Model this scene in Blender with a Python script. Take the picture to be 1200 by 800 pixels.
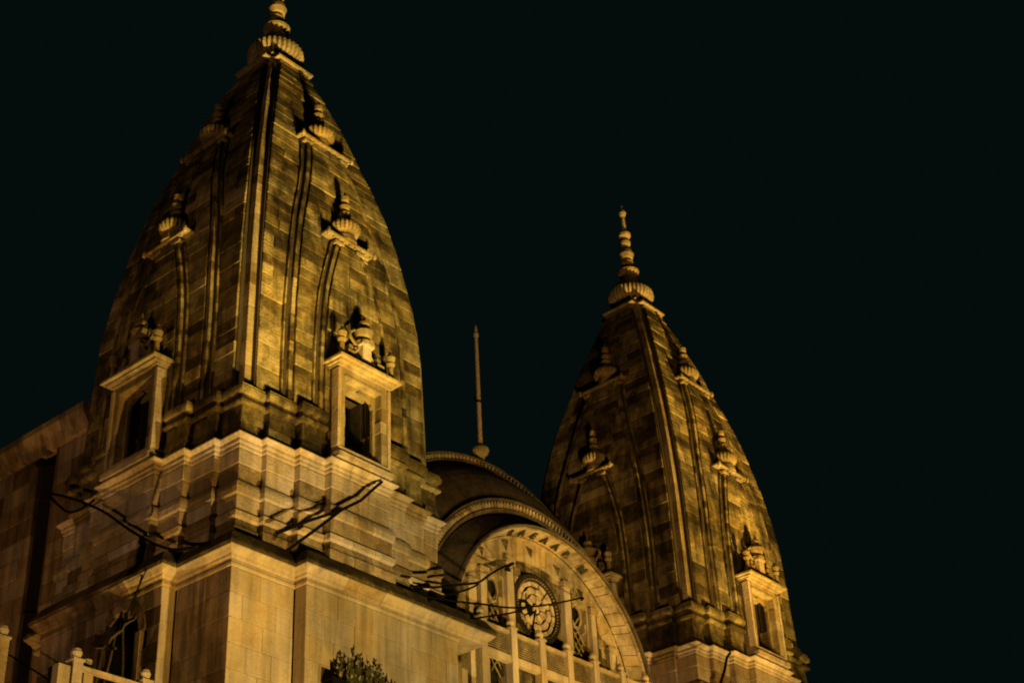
import bpy, math, random
from mathutils import Vector, Matrix, noise as mnoise
R = math.radians
scene = bpy.context.scene
for o in list(bpy.data.objects): bpy.data.objects.remove(o)
col = scene.collection

# ------------------------------------------------------------------ camera
CAM = (-27.4709, -32.4936, -20.8707)
YAW, PITCH, ROLL, FPX = 0.8852, 0.5671, -0.0516, 1880.56
def cam_axes():
    f = Vector((math.sin(YAW)*math.cos(PITCH), math.cos(YAW)*math.cos(PITCH), math.sin(PITCH)))
    r = Vector((math.cos(YAW), -math.sin(YAW), 0)); u = r.cross(f)
    return (r*math.cos(ROLL)+u*math.sin(ROLL), -r*math.sin(ROLL)+u*math.cos(ROLL), f)
_r, _u, _f = cam_axes()
cd = bpy.data.cameras.new('camera'); cam = bpy.data.objects.new('camera', cd); col.objects.link(cam)
M = Matrix((( _r.x, _u.x, -_f.x, CAM[0]), (_r.y, _u.y, -_f.y, CAM[1]), (_r.z, _u.z, -_f.z, CAM[2]), (0, 0, 0, 1)))
cam.matrix_world = M
cd.sensor_width = 36; cd.lens = FPX/1200*36; cd.clip_end = 3000; cd.clip_start = .1
scene.camera = cam

# ------------------------------------------------------------------ night sky
w = bpy.data.worlds.new("World"); scene.world = w; w.use_nodes = True
bg = w.node_tree.nodes['Background']; bg.inputs[0].default_value = (0.30, 0.92, 0.86, 1); bg.inputs[1].default_value = 0.0046

# ------------------------------------------------------------------ floodlights at the foot of the temple, plus an added fill
def flood(name, loc, target, energy, color, size, blend=.6, radius=.25):
    ld = bpy.data.lights.new(name, 'SPOT'); ld.energy = energy; ld.color = color; ld.spot_size = R(size); ld.spot_blend = blend
    ld.shadow_soft_size = radius
    o = bpy.data.objects.new(name, ld); col.objects.link(o); o.location = loc
    o.rotation_euler = (Vector(target)-Vector(loc)).to_track_quat('-Z', 'Y').to_euler()
SOD = (1.0, 0.617, 0.143)
flood('floodlight', (-2.2, -22, -21), (0, -3, -2.5), 39000, (1.0, 0.658, 0.186), 52, .9)
flood('floodlight', (-7.6, -16, -20.5), (-6.5, -1, 3), 21000, (1.0, 0.514, 0.087), 44, 1)
flood('floodlight', (-4.2, -21, -21), (-.6, -2, 24), 195000, (1.0, 0.606, 0.126), 36, 1)
flood('floodlight', (17.2, -17, -20.5), (20.0, -3, -1), 26000, (1.0, 0.597, 0.126), 48)
flood('floodlight', (16.6, -21, -21), (20.8, -2, 21), 215000, (1.0, 0.555, 0.100), 34, 1)
flood('floodlight', (5.5, -30, -21), (10.6, -2, -2), 60000, SOD, 17, .5)
flood('floodlight', (-32, -7, -20), (2, 1, 9), 9500, (1.0, 0.514, 0.191), 52, .9)
flood('floodlight', (-9.5, 8, -21), (-3.8, 6, 3.5), 5600, (1.0, 0.442, 0.087), 34, .8)
flood('floodlight', (-7, -25, -21), (18, 0, 9), 30000, (1.0, 0.494, 0.147), 30, .8)  # added fill for the farther tower's left face, no known lamp there

scene.view_settings.view_transform = 'Standard'; scene.view_settings.look = 'None'
scene.view_settings.exposure = -.12; scene.view_settings.gamma = 1
scene.render.engine = 'CYCLES'
scene.cycles.filter_width = 2.0
scene.render.resolution_x = 1024; scene.render.resolution_y = 682

# ------------------------------------------------------------------ materials
def stone_mat(name, dark, mid, light, stain=.75, rough=.9, bump=.5, streak=.6, blotch=.35):
    m = bpy.data.materials.new(name); m.use_nodes = True; nt = m.node_tree; N = nt.nodes; L = nt.links
    b = N['Principled BSDF']; b.inputs['Roughness'].default_value = rough
    b.inputs['Specular IOR Level'].default_value = .2
    at = N.new('ShaderNodeAttribute'); at.attribute_name = 'tone'
    geo = N.new('ShaderNodeNewGeometry')
    def noise(scale, detail, vec=None, rgh=.6, dist=0):
        n = N.new('ShaderNodeTexNoise'); n.inputs['Scale'].default_value = scale; n.inputs['Detail'].default_value = detail
        n.inputs['Roughness'].default_value = rgh; n.inputs['Distortion'].default_value = dist
        L.new(vec if vec else geo.outputs['Position'], n.inputs['Vector']); return n.outputs['Fac']
    def math_(op, a, c, clamp=False):
        n = N.new('ShaderNodeMath'); n.operation = op; n.use_clamp = clamp
        for i, v in enumerate((a, c)):
            if isinstance(v, (int, float)): n.inputs[i].default_value = v
            else: L.new(v, n.inputs[i])
        return n.outputs[0]
    def ramp(fac, pts):
        n = N.new('ShaderNodeValToRGB'); e = n.color_ramp.elements
        while len(e) < len(pts): e.new(.5)
        for el, (p, c) in zip(e, pts): el.position = p; el.color = c if len(c) == 4 else (*c, 1)
        L.new(fac, n.inputs[0]); return n.outputs[0]
    big = noise(.45, 5); med = noise(2.3, 6, dist=.4); fine = noise(14, 6)
    mp = N.new('ShaderNodeMapping'); mp.inputs['Scale'].default_value = (3.2, 3.2, .28); L.new(geo.outputs['Position'], mp.inputs['Vector'])
    st = noise(1.0, 6, mp.outputs[0], .65)
    t = math_('ADD', at.outputs['Fac'], math_('MULTIPLY', math_('SUBTRACT', med, .5), blotch*2))
    t = math_('ADD', t, math_('MULTIPLY', math_('SUBTRACT', fine, .5), .7), True)
    c = ramp(t, [(0.0, dark), (.5, mid), (1.0, light)])
    g1 = ramp(math_('ADD', math_('MULTIPLY', st, streak), math_('MULTIPLY', big, 1-streak)), [(.40, (1-stain,)*3), (.60, (1, 1, 1))])
    mx = N.new('ShaderNodeMix'); mx.data_type = 'RGBA'; mx.blend_type = 'MULTIPLY'; mx.inputs[0].default_value = 1
    L.new(c, mx.inputs[6]); L.new(g1, mx.inputs[7])
    hv = ramp(math_('ADD', math_('MULTIPLY', noise(.8, 3), .7), math_('MULTIPLY', at.outputs['Fac'], .25)), [(.40, (1.0, .90, .72)), (.50, (1, 1, 1)), (.62, (.96, 1.0, 1.25))])
    mh = N.new('ShaderNodeMix'); mh.data_type = 'RGBA'; mh.blend_type = 'MULTIPLY'; mh.inputs[0].default_value = 1
    L.new(mx.outputs[2], mh.inputs[6]); L.new(hv, mh.inputs[7]); L.new(mh.outputs[2], b.inputs['Base Color'])
    bp = N.new('ShaderNodeBump'); bp.inputs['Strength'].default_value = bump; bp.inputs['Distance'].default_value = .05
    L.new(math_('ADD', fine, math_('MULTIPLY', med, 1.2)), bp.inputs['Height']); L.new(bp.outputs[0], b.inputs['Normal'])
    return m
def plain(name, c, rough=.6, metal=0, bump=0, scale=20):
    m = bpy.data.materials.new(name); m.use_nodes = True; nt = m.node_tree; N = nt.nodes; L = nt.links
    b = N['Principled BSDF']; b.inputs['Roughness'].default_value = rough; b.inputs['Metallic'].default_value = metal; b.inputs['Specular IOR Level'].default_value = .5 if c[0] > .1 else .06
    n = N.new('ShaderNodeTexNoise'); n.inputs['Scale'].default_value = scale; n.inputs['Detail'].default_value = 5
    g = N.new('ShaderNodeNewGeometry'); L.new(g.outputs['Position'], n.inputs['Vector'])
    r = N.new('ShaderNodeValToRGB'); r.color_ramp.elements[0].color = (*[x*.45 for x in c], 1); r.color_ramp.elements[1].color = (*[min(1, x*1.35) for x in c], 1)
    r.color_ramp.elements[0].position = .3; r.color_ramp.elements[1].position = .7
    L.new(n.outputs['Fac'], r.inputs[0]); L.new(r.outputs[0], b.inputs['Base Color'])
    if bump:
        bp = N.new('ShaderNodeBump'); bp.inputs['Strength'].default_value = bump; bp.inputs['Distance'].default_value = .03
        L.new(n.outputs['Fac'], bp.inputs['Height']); L.new(bp.outputs[0], b.inputs['Normal'])
    return m
SPIRE = stone_mat('spire_stone', (.055, .046, .024), (.20, .168, .068), (.44, .365, .16), .88, streak=.4, blotch=1.0, bump=.8)
PLINTH = stone_mat('plinth_stone', (.16, .13, .08), (.43, .36, .25), (.56, .475, .35), .55, streak=.45, blotch=.5, bump=.7)
WALL = stone_mat('wall_stone', (.22, .18, .11), (.35, .285, .175), (.42, .35, .225), .5, bump=.4, streak=.55, blotch=.35)
GABLE = stone_mat('gable_stone', (.12, .10, .055), (.33, .27, .14), (.46, .37, .21), .7, streak=.4, blotch=.5)
RELIEF = stone_mat('carved_stone', (.05, .042, .024), (.16, .13, .07), (.36, .29, .16), .6, bump=1, blotch=.8)
ROOF = stone_mat('roof_lead', (.03, .024, .017), (.07, .055, .038), (.14, .115, .075), .6)
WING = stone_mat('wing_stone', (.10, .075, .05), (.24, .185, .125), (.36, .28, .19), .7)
JOINT = stone_mat('joint_mortar', (.03, .026, .018), (.05, .042, .03), (.08, .065, .045), .4)
RIB = stone_mat('rib_stone', (.13, .108, .05), (.29, .24, .12), (.42, .345, .18), .6, blotch=.35)
IRON = plain('dark_iron', (.004, .004, .004), .8)
CABLE = plain('cable_rubber', (.004, .0035, .0035), .8)
POLE = plain('pole_paint', (.28, .22, .15), .5)
PANE = plain('amber_pane', (.40, .33, .23), .35, scale=5)
DARK = plain('dark_void', (.012, .012, .011), .9)
LETTER = plain('letter_paint', (.035, .025, .016), .6)
LEAF = plain('leaf', (.032, .034, .016), .7)
LEAF2 = plain('leaf_young', (.14, .11, .035), .6)
STEM = plain('stem', (.05, .035, .02), .8)

# ------------------------------------------------------------------ mesh builder
class MB:
    def __init__(s): s.v = []; s.f = []; s.t = []
    def add(s, vs, fs, tone=.5):
        n = len(s.v); s.v += [tuple(p) for p in vs]; s.f += [tuple(i+n for i in f) for f in fs]; s.t += [tone]*len(vs)
    def box(s, x0, x1, y0, y1, z0, z1, tone=.5):
        s.add([(x0,y0,z0),(x1,y0,z0),(x1,y1,z0),(x0,y1,z0),(x0,y0,z1),(x1,y0,z1),(x1,y1,z1),(x0,y1,z1)],
              [(0,3,2,1),(4,5,6,7),(0,1,5,4),(1,2,6,5),(2,3,7,6),(3,0,4,7)], tone)
    def rings(s, rs, tone=.5, cap=True, closed=True):
        m = len(rs[0]); vs = [p for r in rs for p in r]; fs = []
        for i in range(len(rs)-1):
            for j in range(m if closed else m-1):
                k = (j+1) % m; fs.append((i*m+j, i*m+k, (i+1)*m+k, (i+1)*m+j))
        if cap: fs.append(tuple(range(m))[::-1]); fs.append(tuple((len(rs)-1)*m+j for j in range(m)))
        s.add(vs, fs, tone)
    def lathe(s, prof, seg=20, c=(0,0,0), lobes=0, amp=0, tone=.5):
        rs = []
        for e in prof:
            z, r = e[0], e[1]; a = amp if (len(e) > 2 and e[2]) else 0
            ring = []
            for j in range(seg):
                th = 2*math.pi*j/seg; rr = r*(1-a*(1-abs(math.cos(lobes*th/2)))) if a else r
                ring.append((c[0]+rr*math.cos(th), c[1]+rr*math.sin(th), c[2]+z))
            rs.append(ring)
        s.rings(rs, tone)
    def tube(s, pts, r, seg=6, tone=.5):
        pts = [Vector(p) for p in pts]; rs = []
        for i, p in enumerate(pts):
            d = (pts[min(i+1, len(pts)-1)]-pts[max(i-1, 0)]).normalized()
            a = d.cross(Vector((0, 0, 1)) if abs(d.z) < .9 else Vector((1, 0, 0))).normalized(); b = d.cross(a)
            rr = r[i] if isinstance(r, (list, tuple)) else r
            rs.append([p+a*rr*math.cos(2*math.pi*j/seg)+b*rr*math.sin(2*math.pi*j/seg) for j in range(seg)])
        s.rings(rs, tone)
    def build(s, name, mat, parent=None, kind=None, smooth=False):
        me = bpy.data.meshes.new(name); me.from_pydata(s.v, [], s.f)
        at = me.attributes.new('tone', 'FLOAT', 'POINT'); at.data.foreach_set('value', s.t)
        if smooth: me.shade_smooth() if hasattr(me, 'shade_smooth') else None
        me.materials.append(mat)
        o = bpy.data.objects.new(name, me); col.objects.link(o)
        if parent: o.parent = parent
        if kind: o['kind'] = kind
        return o
def fix_normals(o):
    import bmesh
    bm = bmesh.new(); bm.from_mesh(o.data); bmesh.ops.recalc_face_normals(bm, faces=bm.faces); bm.to_mesh(o.data); bm.free()
def tag(o, label=None, cat=None, group=None, kind=None):
    if label: o['label'] = label
    if cat: o['category'] = cat
    if group: o['group'] = group
    if kind: o['kind'] = kind
    return o
def empty(name, loc=(0,0,0)):
    o = bpy.data.objects.new(name, None); col.objects.link(o); o.location = loc; return o
def interp(x, xs, ys):
    if x <= xs[0]: return ys[0]
    for i in range(len(xs)-1):
        if x <= xs[i+1]: return ys[i]+(ys[i+1]-ys[i])*(x-xs[i])/(xs[i+1]-xs[i])
    return ys[-1]
def smooth_interp(xs, ys):
    # Catmull-Rom style tangents for a fair curve
    n = len(xs); m = []
    for i in range(n):
        a, b = max(0, i-1), min(n-1, i+1); m.append((ys[b]-ys[a])/(xs[b]-xs[a]))
    def f(x):
        if x <= xs[0]: return ys[0]
        if x >= xs[-1]: return ys[-1]+m[-1]*(x-xs[-1])
        for i in range(n-1):
            if x <= xs[i+1]: break
        h = xs[i+1]-xs[i]; t = (x-xs[i])/h
        return (2*t**3-3*t*t+1)*ys[i]+(t**3-2*t*t+t)*h*m[i]+(-2*t**3+3*t*t)*ys[i+1]+(t**3-t*t)*h*m[i+1]
    return f

def P(k, u, d, z):            # face k of a tower, u along it, d outwards from the axis
    return [(u, -d, z), (-d, -u, z), (-u, d, z), (d, u, z)][k % 4]

def tone_of(rng, base=.55, spread=.22, dark=.13):
    return rng.uniform(.0, .25) if rng.random() < dark else min(1, max(0, rng.gauss(base, spread)))

def face_block(mb, k, ul0, ur0, ul1, ur1, z0, z1, D, tone, g=.012, ch=.010, back=.12, proud=0.0, map_=P):
    """one ashlar stone on a curved face: chamfered front, sides running back into the joint"""
    q = []
    for (ua, ub, z, s) in ((ul0, ur0, z0, 1), (ul1, ur1, z1, -1)):
        q.append((ua+g, ub-g, z+s*g, D(z)+proud))
    (a0, b0, zz0, d0), (a1, b1, zz1, d1) = q
    sl = (d1-d0)/max(.01, zz1-zz0)
    vs = [map_(k, a0+ch, d0+sl*ch, zz0+ch), map_(k, b0-ch, d0+sl*ch, zz0+ch), map_(k, b1-ch, d1-sl*ch, zz1-ch), map_(k, a1+ch, d1-sl*ch, zz1-ch),
          map_(k, a0, d0-ch, zz0), map_(k, b0, d0-ch, zz0), map_(k, b1, d1-ch, zz1), map_(k, a1, d1-ch, zz1),
          map_(k, a0, d0-back, zz0), map_(k, b0, d0-back, zz0), map_(k, b1, d1-back, zz1), map_(k, a1, d1-back, zz1)]
    fs = [(0,1,2,3),(4,5,1,0),(5,6,2,1),(6,7,3,2),(7,4,0,3),(8,9,5,4),(9,10,6,5),(10,11,7,6),(11,8,4,7)]
    mb.add(vs, fs, tone)

def swept(mb, x0, x1, y0, y1, prof, fl, tone, jig=0):
    oj = jig*3
    """rectangular stone whose sides flagged in fl=(left,right,front,back) follow the moulding profile [(z,off)]"""
    rs = []
    for z, o in prof:
        o += oj; a = x0-(o if fl[0] else 0); b = x1+(o if fl[1] else 0); c = y0-(o if fl[2] else 0); d = y1+(o if fl[3] else 0)
        rs.append([(a, c, z+jig), (b, c, z+jig), (b, d, z+jig), (a, d, z+jig)])
    mb.rings(rs, tone)
def rot_rect(k, u0, u1, d0, d1):
    a = P(k, u0, d0, 0); b = P(k, u1, d1, 0)
    return min(a[0], b[0]), max(a[0], b[0]), min(a[1], b[1]), max(a[1], b[1])

# ------------------------------------------------------------------ tower
CZ = smooth_interp([-1, 2.5, 4.5, 6, 7.2, 8, 9, 10, 11, 12, 13, 14, 15, 16, 17, 17.3],
                   [3.58, 3.55, 3.50, 3.44, 3.32, 3.21, 3.05, 2.87, 2.65, 2.38, 2.09, 1.82, 1.50, 1.16, .78, .68])
W2 = smooth_interp([1.5, 3, 5, 6.6, 8.2, 9.5, 11, 12.4], [2.48, 2.47, 2.40, 2.24, 1.96, 1.62, 1.24, .92])
W3 = smooth_interp([1.5, 2.5, 3.8, 5.4, 6.2, 7.2, 8.0], [1.50, 1.49, 1.45, 1.32, 1.16, .86, .58])
ZTOP, Z2, Z3, ZB = 16.95, 12.42, 8.0, 1.55
DC = lambda z: CZ(z)+.20
D2 = lambda z: CZ(z)+.42
D3 = lambda z: CZ(z)+.64
POST = .25
def tier(z): return DC(z)

def make_tower(name, loc, seed, label, group):
    rng = random.Random(seed)
    root = empty(name, loc); tag(root, label, 'tower', group)
    # ---- solid parts behind the stones
    body = MB()
    def plate(k, ua, ub, di, do, z0, z1, n):
        rs = []
        for i in range(n+1):
            z = z0+(z1-z0)*i/n
            rs.append([P(k, ua(z), do(z), z), P(k, ub(z), do(z), z), P(k, ub(z), di(z), z), P(k, ua(z), di(z), z)])
        body.rings(rs)
    for k in range(4):
        for (zA, zB, n) in ((-.05, 2.76, 6), (2.76, ZTOP, 40)):
            e = .003*k
            if zA < 1:
                for sgn in (-1, 1):
                    lo = lambda z: .68; hi = lambda z: CZ(z)-.22
                    a, b = ((lambda z, hi=hi: -hi(z)), (lambda z: -.68)) if sgn < 0 else ((lambda z: .68), hi)
                    plate(k, a, b, lambda z: DC(z)-.5+e, lambda z: DC(z)-.06, zA, zB, n)
            else:
                plate(k, lambda z: -(CZ(z)-.22), lambda z: CZ(z)-.22, lambda z: max(.05, DC(z)-.5)+e, lambda z: DC(z)-.06, zA, zB, n)
        for (W, D, zt) in ((W2, D2, Z2), (W3, D3, Z3)):
            for sgn in (-1, 1):
                a, b = ((lambda z, W=W: -(W(z)-.04)), (lambda z: -.69)) if sgn < 0 else ((lambda z: .69), (lambda z, W=W: W(z)-.04))
                plate(k, a, b, lambda z, D=D: D(z)-.4, lambda z, D=D: D(z)-.13, ZB, 2.76, 4)
            plate(k, lambda z, W=W: -(W(z)-.04), lambda z, W=W: W(z)-.04, lambda z, D=D: D(z)-.4, lambda z, D=D: D(z)-.13, 2.76, zt, 26)
    o = body.build('spire_core', JOINT, root)
    pb = MB(); pb.box(-3.6, 3.6, -3.6, 3.6, -22.4, -.02)
    for k in range(4):
        x0, x1, y0, y1 = rot_rect(k, -2.9, 2.9, 3.0, 3.84); pb.box(x0, x1, y0, y1, -22.3, -.03)
    pb.build('inner_mass', JOINT, root)
    vb = MB(); vb.box(-2.9, 2.9, -2.9, 2.9, -.1, .02); vb.build('chamber_floor', DARK, root)
    # ---- stone facing of the spire
    cand = []
    z = ZB; courses = []
    while z < ZTOP-.1:
        h = rng.uniform(.36, .47)
        if ZTOP-(z+h) < .25: h = ZTOP-z
        courses.append((z, z+h)); z += h
    for k in range(4):
        for ci, (z0, z1) in enumerate(courses):
            spans = []
            zm = (z0+z1)/2
            win = zm < 2.75
            def split(a0, b0, a1, b1, D, tn):
                wd = ((b0-a0)+(b1-a1))/2
                if wd < .12: return
                n = max(1, round(wd/rng.uniform(.55, .95)))
                cuts = [0]+sorted((i+rng.uniform(-.22, .22))/n for i in range(1, n))+[1]
                for i in range(n):
                    spans.append((a0+(b0-a0)*cuts[i], a0+(b0-a0)*cuts[i+1], a1+(b1-a1)*cuts[i], a1+(b1-a1)*cuts[i+1], D, tn))
            c0, c1 = CZ(z0)-POST, CZ(z1)-POST
            if zm < Z2:
                for s in (-1, 1):
                    a0, b0, a1, b1 = W2(z0), c0, W2(z1), c1
                    if s < 0: a0, b0, a1, b1 = -b0, -a0, -b1, -a1
                    split(a0, b0, a1, b1, DC, 0)
                i0, i1 = W2(z0)-.34, W2(z1)-.34
                inn = (W3(z0), W3(z1)) if zm < Z3 else None
                if inn:
                    for s in (-1, 1):
                        a0, b0, a1, b1 = inn[0], i0, inn[1], i1
                        if s < 0: a0, b0, a1, b1 = -b0, -a0, -b1, -a1
                        split(a0, b0, a1, b1, D2, 0)
                    j0, j1 = W3(z0)-.30, W3(z1)-.30
                    if win: 
                        for s in (-1, 1):
                            a0, b0, a1, b1 = 1.0, j0, 1.0, j1
                            if s < 0: a0, b0, a1, b1 = -b0, -a0, -b1, -a1
                            split(a0, b0, a1, b1, D3, 0)
                    else: split(-j0, j0, -j1, j1, D3, 0)
                else: split(-i0, i0, -i1, i1, D2, 0)
            else: split(-c0, c0, -c1, c1, DC, 0)
            for (a0, b0, a1, b1, D, tn) in spans:
                near = {0: (z0 < 20), 1: (z0 < 20)}.get(k, False)
                area = (b0-a0+b1-a1)*(z1-z0)
                cand.append((area*(1.0 if k == 0 else .72) if near else -1, k, a0, b0, a1, b1, z0, z1, D))
    cand.sort(key=lambda c: -c[0])
    rest = MB()
    for i, (sc, k, a0, b0, a1, b1, z0, z1, D) in enumerate(cand):
        mb = MB() if (i < 298 and sc > 0) else rest
        face_block(mb, k, a0, b0, a1, b1, z0, z1, D, tone_of(rng), proud=rng.uniform(-.016, .014))
        if mb is not rest: mb.build('spire_stone', SPIRE, root)
    rest.build('small_spire_stone', SPIRE, root, 'stuff')
    # ---- corner posts, one stone per course
    for sx in (-1, 1):
        for sy in (-1, 1):
            vis = not (sx > 0 and sy > 0)
            mbr = MB()
            for (z0, z1) in courses:
                m = MB() if (sx < 0 and sy < 0) else mbr
                rs = []
                for zz, e in ((z0, .008), (z1, .008)):
                    zc = zz+(.008 if zz == z0 else -.008); c = CZ(zc)+rng.uniform(-.004, .004); b = c-POST-.05
                    rs.append([(sx*x, sy*y, zc) for x, y in ((c, c), (b, c), (b, b), (c, b))])
                m.rings(rs, tone_of(rng, .7, .2, .06))
                if m is not mbr: fix_normals(m.build('corner_stone', RIB, root))
            if mbr.v: fix_normals(mbr.build('corner_post', RIB, root))
    # ---- ribs that edge the two stepped layers
    def rib(k, s, W, D, o0, o1, dd, back, zt, nm='edge_rib'):
        mb = MB(); rs = []; n = 34
        for i in range(n+1):
            zz = ZB+(zt-ZB)*i/n; wv = W(zz)
            a, b = s*(wv-o0), s*(wv-o1); dz = D(zz)-dd
            rs.append([P(k, a, dz, zz), P(k, b, dz, zz), P(k, b, dz-back, zz), P(k, a, dz-back, zz)])
        # joints: tone changes along the rib
        for i in range(n): mb.rings([rs[i], rs[i+1]], tone_of(rng, .58, .22, .12), cap=False)
        mb.add(rs[-1], [(0, 1, 2, 3)])
        o = mb.build(nm, SPIRE, root); fix_normals(o)
    for k in range(4):
        for s in (-1, 1):
            rib(k, s, W2, D2, 0, .10, .14, .22, Z2)
            rib(k, s, W2, D2, .145, .28, .02, .26, Z2)
            rib(k, s, W3, D3, 0, .09, .14, .22, Z3)
            rib(k, s, W3, D3, .13, .245, .02, .26, Z3)
    # ---- eaves, small discs and finials on every face
    for k in range(4):
        for (zt, we, D, rr, zc, rd, W) in ((Z2, 1.08, D2, .56, 13.12, 2.30, W2), (Z3, .98, D3, .50, 8.66, 3.62, W3)):
            mb = MB(); d = D(zt)
            for (za, zb, ww, dp) in ((zt-.02, zt+.05, we, .10), (zt+.05, zt+.10, we-.05, .05)):
                x0, x1, y0, y1 = rot_rect(k, -ww, ww, d-.5, d+dp); mb.box(x0, x1, y0, y1, za, zb+.002*k)
            n = 9
            for i in range(n):
                u = -we+.1+(2*we-.2)*i/(n-1); x0, x1, y0, y1 = rot_rect(k, u-.03, u+.03, d-.02, d+.06); mb.box(x0, x1, y0, y1, zt-.07, zt-.022, .6)
            ev = mb.build('layer_eave', RIB, root)
            mb = MB()
            for s in (-1, 1):
                c = P(k, s*(we-.02), d+.12, zt-.02); mb.lathe([(-.11, .02), (-.08, .055), (0, .065), (.10, .04), (.16, .01)], 8, c, tone=.8)
            mb.build('drop', RIB, ev)
            for s in (-1, 1):       # capital of the rib pair
                m = MB(); x0, x1, y0, y1 = rot_rect(k, s*(W(zt)-.32), s*(W(zt)+.03), d-.3, d+.06); m.box(x0, x1, y0, y1, zt-.24, zt-.14, .7)
                m.build('rib_capital', RIB, root)
            c = P(k, 0, rd, zc)
            mb = MB(); mb.lathe([(-(zc-zt)+.08, rr*.8), (-.36, rr*.72), (-.3, rr*.62), (-.2, rr*.66)], 16, c, tone=.45); neck = mb.build('disc_neck', RIB, root)
            mb = MB(); mb.lathe([(-.21, rr*.62), (-.20, rr*.86, 1), (-.12, rr*.97, 1), (0, rr, 1), (.10, rr*.93, 1), (.18, rr*.78, 1), (.2, rr*.5)], 80, c, 20, .15, .5)
            rd_ = mb.build('ribbed_disc', RIB, root)
            mb = MB(); mb.lathe([(.19, rr*.70), (.28, rr*.60), (.42, rr*.36), (.52, rr*.2), (.55, rr*.34), (.61, rr*.36), (.65, rr*.18), (.74, rr*.15),
                                 (.78, rr*.28), (.88, rr*.34), (.97, rr*.2), (1.05, rr*.14), (1.10, rr*.26), (1.24, rr*.27), (1.36, rr*.1), (1.48, .01)], 14, c, tone=.35)
            mb.build('small_finial', RIB, rd_)
    # ---- crown: slabs, neck, big ribbed disc and finial
    for k in range(4):
        mb = MB(); d = DC(ZTOP)
        for (ww, dp, za, zb) in ((.66, .07, ZTOP-.22, ZTOP-.14), (.78, .12, ZTOP, ZTOP+.07), (.72, .06, ZTOP+.07, ZTOP+.13)):
            x0, x1, y0, y1 = rot_rect(k, -ww, ww, .3, d+dp); mb.box(x0, x1, y0, y1, za+.002*k, zb+.002*k, .75)
        mb.build('crown_eave', RIB, root)
    mb = MB(); a = CZ(ZTOP)+.03
    mb.box(-a, a, -a, a, ZTOP-.01, ZTOP+.06, .7); mb.build('crown_slab', RIB, root)
    for sx in (-1, 1):
        for sy in (-1, 1):
            mb = MB(); c = a-.12; mb.lathe([(0, .10), (.06, .11), (.12, .06), (.24, .055), (.30, .09), (.38, .02)], 8, (sx*c, sy*c, ZTOP+.06), tone=.8); mb.build('corner_stub', RIB, root)
    mb = MB()
    for i in range(16):
        th = 2*math.pi*(i+.5)/16; c = (.66*math.cos(th), .66*math.sin(th)); mb.box(c[0]-.07, c[0]+.07, c[1]-.07, c[1]+.07, ZTOP+.1, 17.66, .7)
    mb.build('neck_block', RIB, root, 'stuff')
    mb = MB(); mb.lathe([(17.0, .62), (17.6, .60), (17.62, .75), (17.72, .78)], 24, tone=.3); nk = mb.build('crown_neck', RIB, root)
    mb = MB(); mb.lathe([(17.66, .68), (17.68, .86, 1), (17.80, .96, 1), (17.98, 1.0, 1), (18.16, .97, 1), (18.32, .86, 1), (18.38, .74, 1), (18.40, .5)], 192, (0, 0, 0), 32, .14, .95)
    big = mb.build('crown_disc', RIB, root)
    mb = MB(); mb.lathe([(18.36, .76), (18.46, .70), (18.62, .60), (18.84, .44), (19.04, .32), (19.18, .26), (19.24, .26), (19.26, .46), (19.36, .48), (19.5, .34), (19.62, .22), (19.70, .17), (19.76, .26), (19.88, .27), (19.96, .17),
                        (20.04, .15), (20.1, .26), (20.3, .32), (20.5, .26), (20.62, .15), (20.72, .13), (20.86, .22), (20.98, .23), (21.08, .13), (21.2, .13), (21.3, .26), (21.42, .27), (21.52, .12),
                        (21.9, .09), (22.4, .07), (22.46, .12), (22.6, .165), (22.76, .11), (22.84, .05), (23.05, .012)], 24, tone=.62)
    mb.build('crown_finial', RIB, root)
    # ---- base mouldings, stepped in plan
    def band(nm, prof, Dk, bk, mat, skip_centre=False, base=.6, dark=.08, splitc=3, deep=.45):
        """Dk depths of corner + steps; bk half widths where each step starts"""
        objs = 0; restm = MB()
        def put(k_list, x0, x1, y0, y1, fl):
            m = MB() if any(k in (0, 1) for k in k_list) else restm
            swept(m, x0, x1, y0, y1, prof, fl, tone_of(rng, base, .2, dark), rng.uniform(-.003, .003))
            if m is not restm: m.build(nm, mat, root)
        for (sx, sy, ks) in ((-1, -1, (0, 1)), (1, -1, (0, 3)), (-1, 1, (1, 2)), (1, 1, (2, 3))):
            a, b = sorted((sx*Dk[0], sx*(bk[0]+.006))); c, d = sorted((sy*Dk[0], sy*(bk[0]+.006)))
            put(ks if not (sx > 0 and sy > 0) else (2,), a, b, c, d, (sx < 0, sx > 0, sy < 0, sy > 0))
        for k in range(4):
            nb = len(bk)
            for i in range(nb):
                D = Dk[i+1]; u1 = bk[i]; u0 = bk[i+1] if i+1 < nb else 0
                if i+1 < nb:
                    for s in (-1, 1):
                        ua, ub = (u0+.006, u1) if s > 0 else (-u1, -u0-.006)
                        x0, x1, y0, y1 = rot_rect(k, ua, ub, D-deep-.2, D)
                        # outer end follows the profile, inner end is plain
                        e = {0: (s < 0, s > 0, True, False), 1: (True, False, s > 0, s < 0), 2: (s > 0, s < 0, False, True), 3: (False, True, s < 0, s > 0)}[k]
                        put((k,), x0, x1, y0, y1, e)
                elif not skip_centre:
                    n = splitc; cs = [-u1+2*u1*j/n+(rng.uniform(-.1, .1) if 0 < j < n else 0) for j in range(n+1)]
                    for j in range(n):
                        ua, ub = cs[j]+(.005 if j else 0), cs[j+1]-(.005 if j < n-1 else 0)
                        x0, x1, y0, y1 = rot_rect(k, ua, ub, D-deep-.2, D)
                        lft, rgt = j == 0, j == n-1
                        e = {0: (lft, rgt, True, False), 1: (True, False, rgt, lft), 2: (rgt, lft, False, True), 3: (False, True, lft, rgt)}[k]
                        put((k,), x0, x1, y0, y1, e)
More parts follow.
